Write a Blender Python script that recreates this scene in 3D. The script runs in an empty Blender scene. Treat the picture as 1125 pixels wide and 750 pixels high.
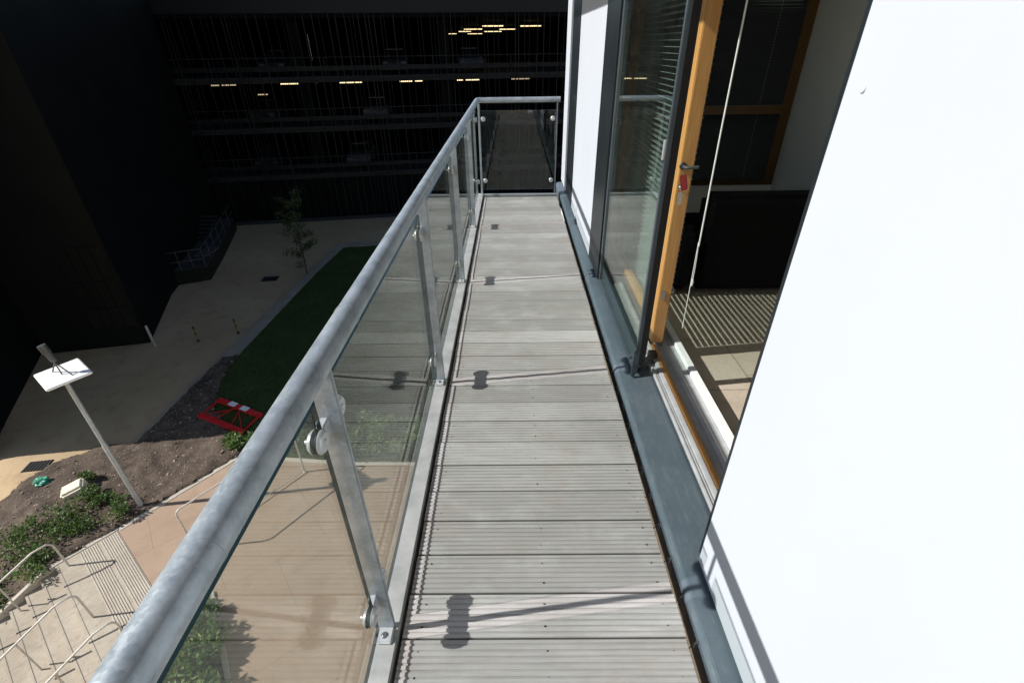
import bpy, bmesh, math, random
from mathutils import Vector, Matrix, noise
random.seed(7)
R = math.radians
S = bpy.context.scene
COL = S.collection

# ------------------------------------------------------------------ camera
cam = bpy.data.objects.new('camera', bpy.data.cameras.new('camera'))
COL.objects.link(cam)
cam.data.sensor_width = 36.0
cam.data.lens = 529.86 / 1125 * 36
cam.data.clip_start = 0.02
cam.data.clip_end = 1000
CR = Matrix(((0.9999397, 0.0090419, 0.0062334), (0.0005673, 0.5243058, -0.8515299), (-0.0109676, 0.8514821, 0.5242690)))
cam.matrix_world = Matrix.Translation((0, 0, 1.745)) @ CR.to_4x4()
S.camera = cam

# ------------------------------------------------------------------ daylight
SUN_DIR = Vector((1.0, 0.13, -0.79)).normalized()          # the way the light travels
elev = math.asin(-SUN_DIR.z)
azim = math.atan2(-SUN_DIR.x, -SUN_DIR.y)
W = bpy.data.worlds.new('World'); S.world = W; W.use_nodes = True
nt = W.node_tree; nt.nodes.clear()
sky = nt.nodes.new('ShaderNodeTexSky'); sky.sky_type = 'NISHITA'; sky.sun_disc = False
sky.sun_elevation = elev; sky.sun_rotation = azim
sky.air_density = 1.0; sky.dust_density = 0.6; sky.ozone_density = 0.7
bg = nt.nodes.new('ShaderNodeBackground'); bg.inputs['Strength'].default_value = 0.075
ow = nt.nodes.new('ShaderNodeOutputWorld')
nt.links.new(sky.outputs[0], bg.inputs[0]); nt.links.new(bg.outputs[0], ow.inputs[0])
sun = bpy.data.objects.new('sun', bpy.data.lights.new('sun', 'SUN'))
sun.data.energy = 4.6; sun.data.angle = R(0.53); sun.data.color = (1.0, 0.975, 0.94)
sun.rotation_euler = SUN_DIR.to_track_quat('-Z', 'Y').to_euler()
sun.location = (-30, -4, 30); COL.objects.link(sun)
S.render.engine = 'CYCLES'
S.view_settings.view_transform = 'Standard'; S.view_settings.look = 'None'
S.view_settings.gamma = 1.0; S.view_settings.use_curve_mapping = False
S.view_settings.exposure = 0.62
S.cycles.max_bounces = 10; S.cycles.transparent_max_bounces = 24; S.cycles.glossy_bounces = 5

# ------------------------------------------------------------------ materials
class NT:
    def __init__(s, name):
        s.m = bpy.data.materials.new(name); s.m.use_nodes = True
        s.t = s.m.node_tree; s.t.nodes.clear()
        s.out = s.n('ShaderNodeOutputMaterial')
    def n(s, k, **kw):
        q = s.t.nodes.new(k)
        for a, b in kw.items(): setattr(q, a, b)
        return q
    def l(s, a, b): s.t.links.new(a, b)
    def val(s, sock, v):
        if hasattr(v, 'links') or hasattr(v, 'is_linked'): s.l(v, sock)
        else: sock.default_value = v
    def coords(s, scale=(1, 1, 1), loc=(0, 0, 0), rot=(0, 0, 0)):
        g = s.n('ShaderNodeNewGeometry'); m = s.n('ShaderNodeMapping')
        m.inputs['Scale'].default_value = scale; m.inputs['Location'].default_value = loc
        m.inputs['Rotation'].default_value = rot
        s.l(g.outputs['Position'], m.inputs[0]); return m.outputs[0]
    def noise(s, vec, scale, detail=4, rough=.55, dist=0):
        q = s.n('ShaderNodeTexNoise'); s.l(vec, q.inputs['Vector'])
        q.inputs['Scale'].default_value = scale; q.inputs['Detail'].default_value = detail
        q.inputs['Roughness'].default_value = rough; q.inputs['Distortion'].default_value = dist
        return q.outputs['Fac']
    def voro(s, vec, scale, out='Color'):
        q = s.n('ShaderNodeTexVoronoi'); s.l(vec, q.inputs['Vector']); q.inputs['Scale'].default_value = scale
        return q.outputs[out]
    def math(s, op, a, b=0.0, c=None):
        q = s.n('ShaderNodeMath', operation=op); s.val(q.inputs[0], a); s.val(q.inputs[1], b)
        if c is not None: s.val(q.inputs[2], c)
        return q.outputs[0]
    def ramp(s, fac, stops):
        q = s.n('ShaderNodeValToRGB'); e = q.color_ramp.elements
        while len(e) < len(stops): e.new(.5)
        for i, (p, c) in enumerate(stops):
            e[i].position = p; e[i].color = (c, c, c, 1) if not hasattr(c, '__len__') else (*c, 1)
        s.l(fac, q.inputs[0]); return q.outputs[0]
    def mix(s, f, a, b, mode='MIX'):
        q = s.n('ShaderNodeMix', data_type='RGBA', blend_type=mode)
        s.val(q.inputs[0], f)
        for i, v in ((6, a), (7, b)):
            if hasattr(v, 'is_linked'): s.l(v, q.inputs[i])
            else: q.inputs[i].default_value = (*v, 1)
        return q.outputs[2]
    def bump(s, h, strength, dist=.01):
        q = s.n('ShaderNodeBump'); q.inputs['Strength'].default_value = strength
        q.inputs['Distance'].default_value = dist; s.l(h, q.inputs['Height']); return q.outputs[0]
    def pbsdf(s, col, rough=.6, metal=0.0, normal=None, spec=None, emit=None, estr=0):
        q = s.n('ShaderNodeBsdfPrincipled')
        if hasattr(col, 'is_linked'): s.l(col, q.inputs['Base Color'])
        else: q.inputs['Base Color'].default_value = (*col, 1)
        s.val(q.inputs['Roughness'], rough); s.val(q.inputs['Metallic'], metal)
        if spec is not None: q.inputs['Specular IOR Level'].default_value = spec
        if normal is not None: s.l(normal, q.inputs['Normal'])
        if emit: q.inputs['Emission Color'].default_value = (*emit, 1); q.inputs['Emission Strength'].default_value = estr
        return q.outputs[0]
    def done(s, sh): s.l(sh, s.out.inputs['Surface']); return s.m

def varied(name, c1, c2, scale=3, rough=.6, metal=0, bump=0, bscale=60, bdist=.004, stretch=(1, 1, 1), spec=None, lo=.35, hi=.65):
    m = NT(name); v = m.coords(stretch)
    f = m.noise(v, scale, 6, .6)
    c = m.ramp(f, [(lo, c1), (hi, c2)])
    nrm = m.bump(m.noise(m.coords(stretch), bscale, 3), bump, bdist) if bump else None
    return m.done(m.pbsdf(c, rough, metal, nrm, spec))

def plain(name, c, rough=.5, metal=0, spec=None):
    d = [x * .88 for x in c]
    return varied(name, d, c, 8, rough, metal, spec=spec)

def galv_mat():
    m = NT('galvanised_steel'); v = m.coords()
    sp = m.voro(v, 140); big = m.noise(v, 14, 6, .65)
    wh = m.noise(v, 95, 6, .75)
    c = m.mix(m.ramp(big, [(.38, 0), (.62, 1)]), (.25, .295, .327), (.40, .45, .485))
    c = m.mix(m.math('MULTIPLY', m.ramp(wh, [(.56, 0), (.74, 1)]), .35), c, (.74, .77, .79))
    bw = m.n('ShaderNodeRGBToBW'); m.l(sp, bw.inputs[0])
    c = m.mix(m.math('MULTIPLY', bw.outputs[0], .22), c, (.6, .63, .65))
    r = m.math('MULTIPLY_ADD', bw.outputs[0], .14, .33)
    n = m.bump(m.noise(v, 45, 4), .12, .003)
    return m.done(m.pbsdf(c, r, .5, n))

def deck_mat():
    m = NT('weathered_grey_decking')
    g = m.n('ShaderNodeNewGeometry'); sx = m.n('ShaderNodeSeparateXYZ'); m.l(g.outputs['Position'], sx.inputs[0])
    idx = m.math('FLOOR', m.math('DIVIDE', m.math('ADD', sx.outputs[1], -0.0729 + 3.23), 0.1615))
    wn = m.n('ShaderNodeTexWhiteNoise', noise_dimensions='1D'); m.l(idx, wn.inputs['W'])
    cx = m.n('ShaderNodeCombineXYZ')
    m.l(m.math('MULTIPLY_ADD', wn.outputs['Value'], 37.0, m.math('MULTIPLY', sx.outputs[0], 2.2)), cx.inputs[0])
    m.l(m.math('MULTIPLY', sx.outputs[1], 46.0), cx.inputs[1])
    grain = m.noise(cx.outputs[0], 1.6, 8, .7, .5)
    blot = m.noise(m.coords((1.0, 1.6, 1)), 4.2, 6, .62)
    fine = m.noise(m.coords((12, 60, 1)), 9, 4, .6)
    c = m.ramp(wn.outputs['Value'], [(0, (.31, .293, .284)), (.5, (.425, .406, .397)), (1, (.545, .524, .515))])
    c = m.mix(m.ramp(grain, [(.3, .6), (.68, 0)]), c, (.235, .22, .205))
    c = m.mix(m.ramp(blot, [(.5, 0), (.72, .45)]), c, (.53, .515, .50))
    c = m.mix(m.ramp(m.noise(m.coords((1, 1, 1), (5, 3, 0)), 2.1, 5, .6), [(.48, 0), (.7, .55)]), c, (.27, .256, .24))
    gd = m.math('MULTIPLY', m.math('LESS_THAN', sx.outputs[2], -0.0024), .25)
    c = m.mix(gd, c, (.13, .12, .105))
    spk = m.noise(m.coords((1, 1, 1)), 120, 3, .7)
    brn = m.noise(m.coords((1, 1, 1), (9, 1, 0)), 3.1, 7, .68)
    c = m.mix(m.ramp(brn, [(.5, 0), (.7, .5)]), c, (.33, .275, .24))
    c = m.mix(m.ramp(spk, [(.62, 0), (.78, .45)]), c, (.2, .185, .165))
    strk = m.noise(m.coords((1.2, 55, 1), (3, 7, 0)), 2.2, 5, .6)
    c = m.mix(m.ramp(strk, [(.6, 0), (.75, .4)]), c, (.60, .585, .565))
    n = m.bump(m.math('ADD', fine, m.math('MULTIPLY', grain, 1.5)), .35, .002)
    return m.done(m.pbsdf(c, .72, 0, n, .35))

def glass_mat(name, tint, edge=False, ior=1.52, extra=0.0):
    m = NT(name)
    g = m.n('ShaderNodeNewGeometry')
    i = m.math('MULTIPLY_ADD', g.outputs['Backfacing'], 1 / ior - ior, ior)
    fr = m.n('ShaderNodeFresnel'); m.l(i, fr.inputs['IOR'])
    tr = m.n('ShaderNodeBsdfTransparent'); tr.inputs[0].default_value = (*tint, 1)
    gl = m.n('ShaderNodeBsdfGlossy'); gl.inputs['Roughness'].default_value = 0.0
    gl.inputs['Color'].default_value = (.84, .87, .855, 1)
    mx = m.n('ShaderNodeMixShader')
    m.l(m.math('MINIMUM', m.math('ADD', fr.outputs[0], extra), 1.0), mx.inputs[0]); m.l(tr.outputs[0], mx.inputs[1]); m.l(gl.outputs[0], mx.inputs[2])
    df = m.n('ShaderNodeBsdfDiffuse'); df.inputs[0].default_value = (.62, .65, .62, 1)
    dirt = m.noise(m.coords(), 22, 6, .7)
    m2 = m.n('ShaderNodeMixShader'); m.l(m.ramp(dirt, [(.45, .002), (.8, .014)]), m2.inputs[0])
    m.l(mx.outputs[0], m2.inputs[1]); m.l(df.outputs[0], m2.inputs[2])
    return m.done(m2.outputs[0])

def ground_mat(name, base, light, stain, sc=.35, rough=.85, joints=None):
    m = NT(name); v = m.coords()
    a = m.noise(v, sc, 7, .62, .3); b = m.noise(v, sc * 6, 6, .65); f = m.noise(v, 45, 4, .7)
    c = m.ramp(a, [(.33, base), (.66, light)])
    c = m.mix(m.ramp(b, [(.5, 0), (.75, .55)]), c, stain)
    c = m.mix(m.math('MULTIPLY', m.ramp(f, [(.4, 0), (.75, 1)]), .3), c, [x * .55 for x in base])
    if joints:
        br = m.n('ShaderNodeTexBrick'); vv = m.coords(rot=(0, 0, joints[2])); m.l(vv, br.inputs[0])
        br.inputs['Scale'].default_value = 1; br.inputs['Brick Width'].default_value = joints[0]; br.inputs['Row Height'].default_value = joints[1]
        br.inputs['Mortar Size'].default_value = .006; br.inputs['Mortar Smooth'].default_value = .2
        c = m.mix(m.math('MULTIPLY', br.outputs['Fac'], .55), c, [x * .35 for x in base])
    n = m.bump(m.math('ADD', f, m.math('MULTIPLY', b, .6)), .35, .008)
    return m.done(m.pbsdf(c, rough, 0, n, .3))

def leaf_mat(name, c1, c2, c3):
    m = NT(name)
    at = m.n('ShaderNodeAttribute'); at.attribute_name = 'tone'
    c = m.ramp(at.outputs['Fac'], [(0, c1), (.55, c2), (1, c3)])
    p = m.pbsdf(c, .5, 0, None, .35)
    t = m.n('ShaderNodeBsdfTranslucent'); m.l(c, t.inputs[0])
    mx = m.n('ShaderNodeMixShader'); mx.inputs[0].default_value = .3
    m.l(p, mx.inputs[1]); m.l(t.outputs[0], mx.inputs[2])
    return m.done(mx.outputs[0])

def alu_mat(name, c1, c2):
    m = NT(name); v = m.coords()
    c = m.ramp(m.noise(v, 5, 6, .65), [(.35, c1), (.65, c2)])
    c = m.mix(m.ramp(m.noise(v, 170, 3, .7), [(.6, 0), (.72, .5)]), c, (.05, .06, .07))
    c = m.mix(m.ramp(m.noise(m.coords((6, 1.2, 6)), 9, 6, .7), [(.52, 0), (.74, .5)]), c, (.22, .225, .22))
    c = m.mix(m.ramp(m.noise(m.coords((1, 1, 1), (4, 4, 0)), 320, 2, .6), [(.68, 0), (.74, .7)]), c, (.34, .34, .33))
    r_ = m.math('MULTIPLY_ADD', m.noise(v, 30, 4), .3, .28)
    return m.done(m.pbsdf(c, r_, .12, m.bump(m.noise(v, 140, 3), .06, .001)))

def timber_mat(name, c1, c2):
    m = NT(name)
    g = m.noise(m.coords((30, 30, 1.2)), 3.0, 6, .6, .6)
    c = m.ramp(g, [(.3, c1), (.7, c2)])
    return m.done(m.pbsdf(c, .38, 0, m.bump(g, .12, .002), .5))

def lamp_mat(name, col, st):
    m = NT(name); v = m.coords((1, 1, 1))
    w = m.n('ShaderNodeTexWave'); m.l(v, w.inputs[0]); w.inputs['Scale'].default_value = 2.4
    e = m.n('ShaderNodeEmission'); e.inputs[0].default_value = (*col, 1)
    m.l(m.math('MULTIPLY_ADD', w.outputs['Fac'], st * .7, st * .5), e.inputs[1])
    return m.done(e.outputs[0])

M = dict(
    galv=galv_mat(), deck=deck_mat(),
    kerb=varied('zinc_channel', (.30, .31, .30), (.42, .42, .405), 9, .5, .25, .15, 40),
    clamp=varied('cast_zinc', (.52, .54, .54), (.64, .66, .66), 30, .36, .55, .1, 90, .002),
    bolt=plain('stainless_bolt', (.36, .37, .38), .3, .9),
    gasket=plain('black_rubber', (.012, .012, .013), .55),
    glass=glass_mat('balustrade_glass', (.868, .893, .876)),
    glass_edge=plain('green_glass_edge', (.004, .013, .011), .15),
    pane=glass_mat('window_glass', (.90, .945, .925), extra=.03),
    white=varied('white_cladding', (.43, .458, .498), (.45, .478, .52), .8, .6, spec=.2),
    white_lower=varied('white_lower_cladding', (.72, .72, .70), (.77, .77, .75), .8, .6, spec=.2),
    alu=alu_mat('blue_grey_aluminium', (.084, .112, .136), (.108, .138, .164)),
    dark=varied('dark_grey_aluminium', (.009, .0125, .0145), (.013, .017, .0195), 4, .38, 0, spec=.4),
    frame=varied('slate_grey_frame', (.045, .058, .068), (.058, .072, .083), 4, .36, .1),
    timber=timber_mat('oiled_pine', (.46, .215, .062), (.62, .33, .115)),
    groove=plain('dark_groove', (.13, .112, .09), .9),  # dark brown for the thin strips along the step nosings
    shaded_timber=timber_mat('shaded_pine', (.10, .048, .011), (.15, .075, .02)),  # the same pine, with the dim room's shade put into its colour
    silver=varied('anodised_track', (.36, .37, .37), (.46, .47, .47), 12, .4, .15),
    whitebar=plain('white_threshold', (.74, .74, .72), .45),
    plaster=varied('white_plaster', (.78, .78, .77), (.82, .82, .81), 2, .8, 0, .05),
    darkwall=varied('interior_shadow_wall', (.20, .20, .20), (.25, .25, .25), 2, .8),
    floor=ground_mat('limestone_tiles', (.36, .30, .235), (.45, .385, .31), (.29, .24, .185), 1.2, .35, (.6, .6, 0)),
    sofa=varied('black_upholstery', (.003, .003, .0033), (.0055, .0055, .006), 20, .9, 0, .3, 300, .002, spec=.08),
    blind=plain('blind_slats', (.78, .80, .78), .5),
    darkblind=plain('dark_blind_slats', (.035, .04, .045), .55),
    cord=plain('white_cord', (.72, .71, .68), .6),
    yard=ground_mat('worn_concrete', (.365, .262, .148), (.45, .338, .205), (.235, .135, .070), .25, .9),
    paving=ground_mat('buff_paving', (.31, .218, .152), (.37, .27, .195), (.245, .165, .108), .4, .88, (2.4, 2.4, -.68)),
    stone=ground_mat('pale_stone', (.39, .345, .28), (.48, .435, .365), (.30, .26, .205), .9, .85),
    stairstone=ground_mat('stair_stone', (.33, .28, .215), (.43, .375, .30), (.22, .18, .13), 1.1, .85, (.92, 9, .685)),
    kerbstone=ground_mat('grey_kerb_stone', (.25, .215, .165), (.31, .275, .22), (.19, .16, .12), 1.2, .88, (.9, 3, 1.5)),
    soil=ground_mat('bare_soil', (.046, .033, .024), (.125, .092, .068), (.024, .017, .012), 2.2, .97),
    lawn=ground_mat('turf_base', (.022, .042, .008), (.058, .074, .018), (.045, .042, .016), .5, .95),
    grass=leaf_mat('grass_blades', (.016, .042, .005), (.034, .078, .010), (.08, .11, .022)),
    leaf=leaf_mat('shrub_leaves', (.03, .06, .014), (.085, .15, .035), (.19, .25, .08)),
    bushleaf=leaf_mat('bush_leaves', (.04, .085, .02), (.12, .20, .055), (.28, .34, .13)),
    saplingleaf=leaf_mat('sapling_leaves', (.02, .04, .01), (.04, .07, .02), (.08, .10, .03)),
    bark=varied('bark', (.05, .036, .024), (.09, .068, .05), 20, .9, 0, .4, 60),
    chip=varied('wood_chips', (.07, .05, .036), (.36, .29, .22), 6, .9),
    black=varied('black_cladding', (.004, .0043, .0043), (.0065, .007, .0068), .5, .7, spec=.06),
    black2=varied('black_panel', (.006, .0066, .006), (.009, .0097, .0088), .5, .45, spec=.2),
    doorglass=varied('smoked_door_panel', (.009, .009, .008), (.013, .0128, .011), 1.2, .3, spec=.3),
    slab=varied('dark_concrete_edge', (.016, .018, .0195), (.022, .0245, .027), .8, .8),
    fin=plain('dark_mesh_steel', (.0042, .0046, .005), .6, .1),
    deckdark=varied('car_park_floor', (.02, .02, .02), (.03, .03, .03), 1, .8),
    teal=plain('pale_roof_trim', (.06, .09, .09), .5),
    lamp=lamp_mat('warm_tube', (1.0, .78, .42), 1.3),
    lampdim=lamp_mat('warm_tube_dim', (1.0, .78, .5), .4),
    lamppole=varied('grey_lamp_pole', (.30, .31, .30), (.40, .41, .40), 8, .45, .3),
    lampwhite=plain('white_reflector', (.80, .79, .76), .4),
    lampgrey=plain('spotlight_grey', (.07, .075, .075), .45, .3),
    red=varied('red_plastic', (.46, .012, .014), (.56, .022, .022), 5, .42),
    whiteplastic=plain('white_reflective', (.75, .75, .75), .4),
    rail=varied('stainless_handrail', (.42, .39, .34), (.52, .49, .43), 9, .5, .15),
    railpale=plain('pale_painted_rail', (.075, .075, .07), .5),
    bollard=varied('steel_bollard', (.33, .33, .31), (.42, .42, .40), 8, .4, .5),
    amber=plain('amber_post', (.24, .11, .015), .6), darkpost=plain('dark_post', (.03, .028, .026), .7),
    drain=plain('cast_iron', (.02, .02, .02), .6, .4),
    foam=varied('cream_block', (.60, .52, .38), (.72, .65, .50), 10, .85),
    greenplastic=varied('green_plastic', (.02, .20, .12), (.05, .34, .21), 14, .5),
    carpaint=plain('dark_car_paint', (.03, .033, .036), .3, .3), carsilver=plain('silver_car_paint', (.10, .105, .11), .35, .3),
    carglass=plain('car_glass', (.01, .01, .011), .1), tyre=plain('tyre', (.012, .012, .012), .8),
    redtag=plain('red_leather_tag', (.45, .03, .05), .55), keymetal=plain('key_metal', (.55, .53, .48), .25, .9),
    facade=varied('grey_render', (.30, .30, .29), (.36, .36, .35), .6, .8),
    soffit=plain('soffit_grey', (.3, .31, .31), .7),
)

# ------------------------------------------------------------------ building kit
class MB:
    def __init__(s): s.v = []; s.f = []; s.mi = []; s.sm = []
    def add(s, vs, fs, mi=0, smooth=False):
        b = len(s.v); s.v += [tuple(v) for v in vs]
        for f in fs: s.f.append([b + i for i in f]); s.mi.append(mi); s.sm.append(smooth)
        return s
    def box(s, x0, x1, y0, y1, z0, z1, mi=0):
        vs = [(x, y, z) for x in (x0, x1) for y in (y0, y1) for z in (z0, z1)]
        return s.add(vs, [(0, 1, 3, 2), (4, 6, 7, 5), (0, 4, 5, 1), (2, 3, 7, 6), (0, 2, 6, 4), (1, 5, 7, 3)], mi)
    def obox(s, c, ax, ay, az, hx, hy, hz, mi=0):          # box with its own axes
        c = Vector(c); ax = Vector(ax).normalized(); ay = Vector(ay).normalized(); az = Vector(az).normalized()
        vs = [c + ax * hx * i + ay * hy * j + az * hz * k for i in (-1, 1) for j in (-1, 1) for k in (-1, 1)]
        return s.add(vs, [(0, 1, 3, 2), (4, 6, 7, 5), (0, 4, 5, 1), (2, 3, 7, 6), (0, 2, 6, 4), (1, 5, 7, 3)], mi)
    def bar(s, a, b, w, h, up=(0, 0, 1), mi=0):
        a = Vector(a); b = Vector(b); d = (b - a); L = d.length; d.normalize()
        sd = d.cross(Vector(up))
        if sd.length < 1e-4: sd = d.cross(Vector((1, 0, 0)))
        sd.normalize(); u = sd.cross(d)
        return s.obox((a + b) / 2, d, sd, u, L / 2, w / 2, h / 2, mi)
    def tube(s, pts, r, n=12, mi=0, caps=True):
        pts = [Vector(p) for p in pts]; rs = r if hasattr(r, '__len__') else [r] * len(pts)
        up = None; rings = []
        for i, p in enumerate(pts):
            d = ((pts[min(i + 1, len(pts) - 1)] - pts[max(i - 1, 0)])).normalized()
            if up is None:
                up = Vector((0, 0, 1)) if abs(d.z) < .9 else Vector((1, 0, 0))
            sd = d.cross(up).normalized(); up = sd.cross(d).normalized()
            rings.append([p + sd * rs[i] * math.cos(2 * math.pi * k / n) + up * rs[i] * math.sin(2 * math.pi * k / n) for k in range(n)])
        vs = [v for q in rings for v in q]; fs = []
        for i in range(len(pts) - 1):
            for k in range(n): fs.append((i * n + k, i * n + (k + 1) % n, (i + 1) * n + (k + 1) % n, (i + 1) * n + k))
        s.add(vs, [f[::-1] for f in fs], mi, True)
        if caps:
            s.add(rings[0], [tuple(range(n))], mi); s.add(rings[-1], [tuple(range(n))[::-1]], mi)
        return s
    def disc(s, c, axis, r, h, n=24, mi=0, ch=.2):            # a chamfered round button
        a = Vector(axis).normalized(); c = Vector(c)
        k = r * ch * .6
        return s.tube([c, c + a * k * .02, c + a * (h - k), c + a * h], [r, r, r, r - k], n, mi)
    def prism(s, poly, z0, z1, mi=0):
        n = len(poly)
        vs = [(x, y, z0) for x, y in poly] + [(x, y, z1) for x, y in poly]
        fs = [tuple(range(n, 2 * n)), tuple(range(n))[::-1]] + [(i, (i + 1) % n, n + (i + 1) % n, n + i) for i in range(n)]
        return s.add(vs, fs, mi)
    def build(s, name, mats, parent=None, bevel=0, origin=None, seg=2):
        me = bpy.data.meshes.new(name)
        o = Vector(origin) if origin is not None else (Vector(parent['_o']) if parent is not None and '_o' in parent else Vector((0, 0, 0)))
        me.from_pydata([Vector(v) - o for v in s.v], [], s.f)
        for m in (mats if isinstance(mats, (list, tuple)) else [mats]): me.materials.append(m)
        me.polygons.foreach_set('material_index', s.mi); me.polygons.foreach_set('use_smooth', s.sm)
        me.update()
        bm = bmesh.new(); bm.from_mesh(me); bmesh.ops.recalc_face_normals(bm, faces=bm.faces)
        if bevel:
            ed = [e for e in bm.edges if len(e.link_faces) == 2 and e.calc_face_angle(0) > .6]
            bmesh.ops.bevel(bm, geom=ed, offset=bevel, segments=seg, affect='EDGES', clamp_overlap=True)
        bm.to_mesh(me); bm.free()
        ob = bpy.data.objects.new(name, me); COL.objects.link(ob)
        if parent is not None: ob.parent = parent
        else: ob.location = o
        if parent is not None: ob['_o'] = [0, 0, 0] if '_o' not in parent else list(parent['_o'])
        return ob

def tag(o, label=None, cat=None, group=None, kind=None):
    for k, v in (('label', label), ('category', cat), ('group', group), ('kind', kind)):
        if v: o[k] = v
    return o
def thing(name, label, cat, loc=(0, 0, 0), group=None):
    o = bpy.data.objects.new(name, None); COL.objects.link(o); o.location = loc; o['_o'] = list(loc)
    o.empty_display_size = .2
    return tag(o, label, cat, group)
def copy_thing(src, loc, rotz=None, label=None, scale=None):
    def rec(o, par):
        c = o.copy(); COL.objects.link(c)
        if par is not None: c.parent = par
        for ch in [q for q in bpy.data.objects if q.parent == o]: rec(ch, c)
        return c
    c = rec(src, None); c.location = loc
    if rotz is not None: c.rotation_euler = (0, 0, rotz)
    if scale: c.scale = (scale,) * 3
    if label: c['label'] = label
    return c
def struct(mb, name, mats, **k): return tag(mb.build(name, mats, **k), kind='structure')

G = -9.255                                                   # courtyard level
def inside(p, poly):
    x, y = p; r = False; j = len(poly) - 1
    for i in range(len(poly)):
        xi, yi = poly[i]; xj, yj = poly[j]
        if (yi > y) != (yj > y) and x < (xj - xi) * (y - yi) / (yj - yi) + xi: r = not r
        j = i
    return r
SD = Vector((-.633, -.774)); SW = Vector((.774, -.633)); SO = Vector((-10.71, 8.37))   # stair frame
def st(s, w, z): p = SO + SD * s + SW * w; return (p.x, p.y, z)
FALL = .43
def zg(x, y):
    d = Vector((x, y)) - SO; s = d.dot(SD); w = d.dot(SW)
    if 0 < w < 6 and -.1 < s < 7: return G - .8 - FALL * min(max(s - 1.3, 0), 4.0)
    return G - .015 - FALL * min(max(s - 1.3, 0), 4.0) * (1 if w < 6 else max(0, 1 - (w - 6)))

# ------------------------------------------------------------------ ground
def frange(a, b, n): return [a + (b - a) * i / (n - 1) for i in range(n)]
xs = [-300, -120, -60, -40, -30] + frange(-26, 3, 73) + [10, 30, 80, 200, 300]
ys = [-300, -120, -60, -30, -16] + frange(-12, 16, 71) + [22, 30, 40, 60, 120, 300]
mb = MB(); mb.add([(x, y, zg(x, y)) for x in xs for y in ys],
                  [(i * len(ys) + j, (i + 1) * len(ys) + j, (i + 1) * len(ys) + j + 1, i * len(ys) + j + 1) for i in range(len(xs) - 1) for j in range(len(ys) - 1)], 0, True)
struct(mb, 'ground', M['yard'])

terr = [(-10.71, 8.37), (-8.75, 11.01), (-5.14, 10.67), (.68, 10.55), (.68, -9), (-4.6, -2.6), (-5.4, 4.0), (-7.24, 6.53), (-7.05, 5.38)]
terr = [(-10.71, 8.37), (-8.75, 11.01), (-5.14, 10.67), (.68, 10.55), (.68, -9), (-2, -9), (-4.3, 2.2), (-5.55, 4.2), (-7.24, 6.58), (-7.6, 5.83)]
struct(MB().prism(terr, G - 2.5, G), 'paving', M['paving'])
# stone margin along the paving's far edge
m_ = MB(); m_.bar((-10.71, 8.40, G - .05), (-8.77, 11.04, G - .05), .16, .13); m_.bar((-8.75, 11.08, G - .05), (-5.14, 10.74, G - .05), .14, .13); m_.bar((-5.14, 10.74, G - .05), (.66, 10.62, G - .05), .14, .13)
struct(m_, 'paving_edge', M['stone'], bevel=.01)
# thin kerb, then a broad kerb strip round the lawn
m_ = MB()
m_.bar((-12.47, 11.7, G - .02), (-12.35, 15.1, G - .02), .11, .16); m_.bar((-12.35, 15.13, G - .02), (-12.2, 16.7, G - .02), .11, .16)
m_.prism([(-12.26, 16.72), (-11.62, 16.9), (-11.3, 25.5), (-10.95, 29.55), (-8.65, 29.85), (.5, 30.4), (.5, 31.1), (-8.7, 30.55), (-11.45, 30.3), (-11.82, 24.5)], G - .2, G + .06)
struct(m_, 'kerb', M['kerbstone'], bevel=.012)
LAWN = [(-11.60, 16.9), (-11.29, 25.5), (-10.94, 29.5), (-8.65, 29.8), (.5, 30.35), (.5, 10.75), (-5.14, 10.84), (-8.72, 11.2), (-9.7, 12.2), (-10.9, 13.3), (-11.55, 15.2)]
struct(MB().prism(LAWN, G - .3, G + .02), 'lawn', M['lawn'])
# soil bed, heaped and falling with the stairs
BED = [(-19, 3), (-16.6, 7.2), (-15.05, 9.6), (-14.3, 11.0), (-13.4, 11.65), (-12.42, 11.68), (-12.29, 15.1), (-12.15, 16.7), (-11.6, 16.95), (-11.4, 15.2), (-10.75, 13.4), (-9.6, 12.3), (-8.65, 11.2), (-8.82, 11.02), (-10.78, 8.42), (-11.85, 7.1), (-15.7, 2.3), (-16.6, -1)]
m_ = MB(); idx = {}
NX, NY, st_ = 110, 190, .1
def bz(x, y):
    return zg(x, y) + .085 + .06 * noise.noise(Vector((x * .9, y * .9, 0))) + .05 * noise.noise(Vector((x * 3.1, y * 3.1, 4))) + .03 * noise.noise(Vector((x * 9, y * 9, 2)))
for i in range(NX):
    for j in range(NY):
        x = -19 + i * st_; y = -1 + j * st_
        if inside((x + .05, y + .05), BED):
            q = []
            for a, b in ((0, 0), (1, 0), (1, 1), (0, 1)):
                k = (i + a, j + b)
                if k not in idx:
                    X, Y = -19 + k[0] * st_, -1 + k[1] * st_
                    edge = not inside((X, Y), BED)
                    idx[k] = len(m_.v); m_.v.append((X, Y, zg(X, Y) - .05 if edge else bz(X, Y)))
                q.append(idx[k])
            m_.f.append(q); m_.mi.append(0); m_.sm.append(True)
struct(m_, 'soil_bed', M['soil'])
m_ = MB()
for _ in range(9000):
    x = random.uniform(-16.5, -8.6); y = random.uniform(4, 16.5)
    if not inside((x, y), BED): continue
    r = random.uniform(.004, .016) * (1 if random.random() < .97 else 2.2)
    a = Vector((random.uniform(-1, 1), random.uniform(-1, 1), random.uniform(-.3, .3))).normalized()
    b = a.cross(Vector((random.uniform(-.3, .3), random.uniform(-.3, .3), 1))).normalized()
    m_.obox((x, y, bz(x, y) + r * .3), a, b, a.cross(b), r * 1.6, r * .8, r * .4)
tag(m_.build('wood_chippings', M['chip']), 'brown wood chippings scattered over the soil bed', 'chippings', kind='stuff')

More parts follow.
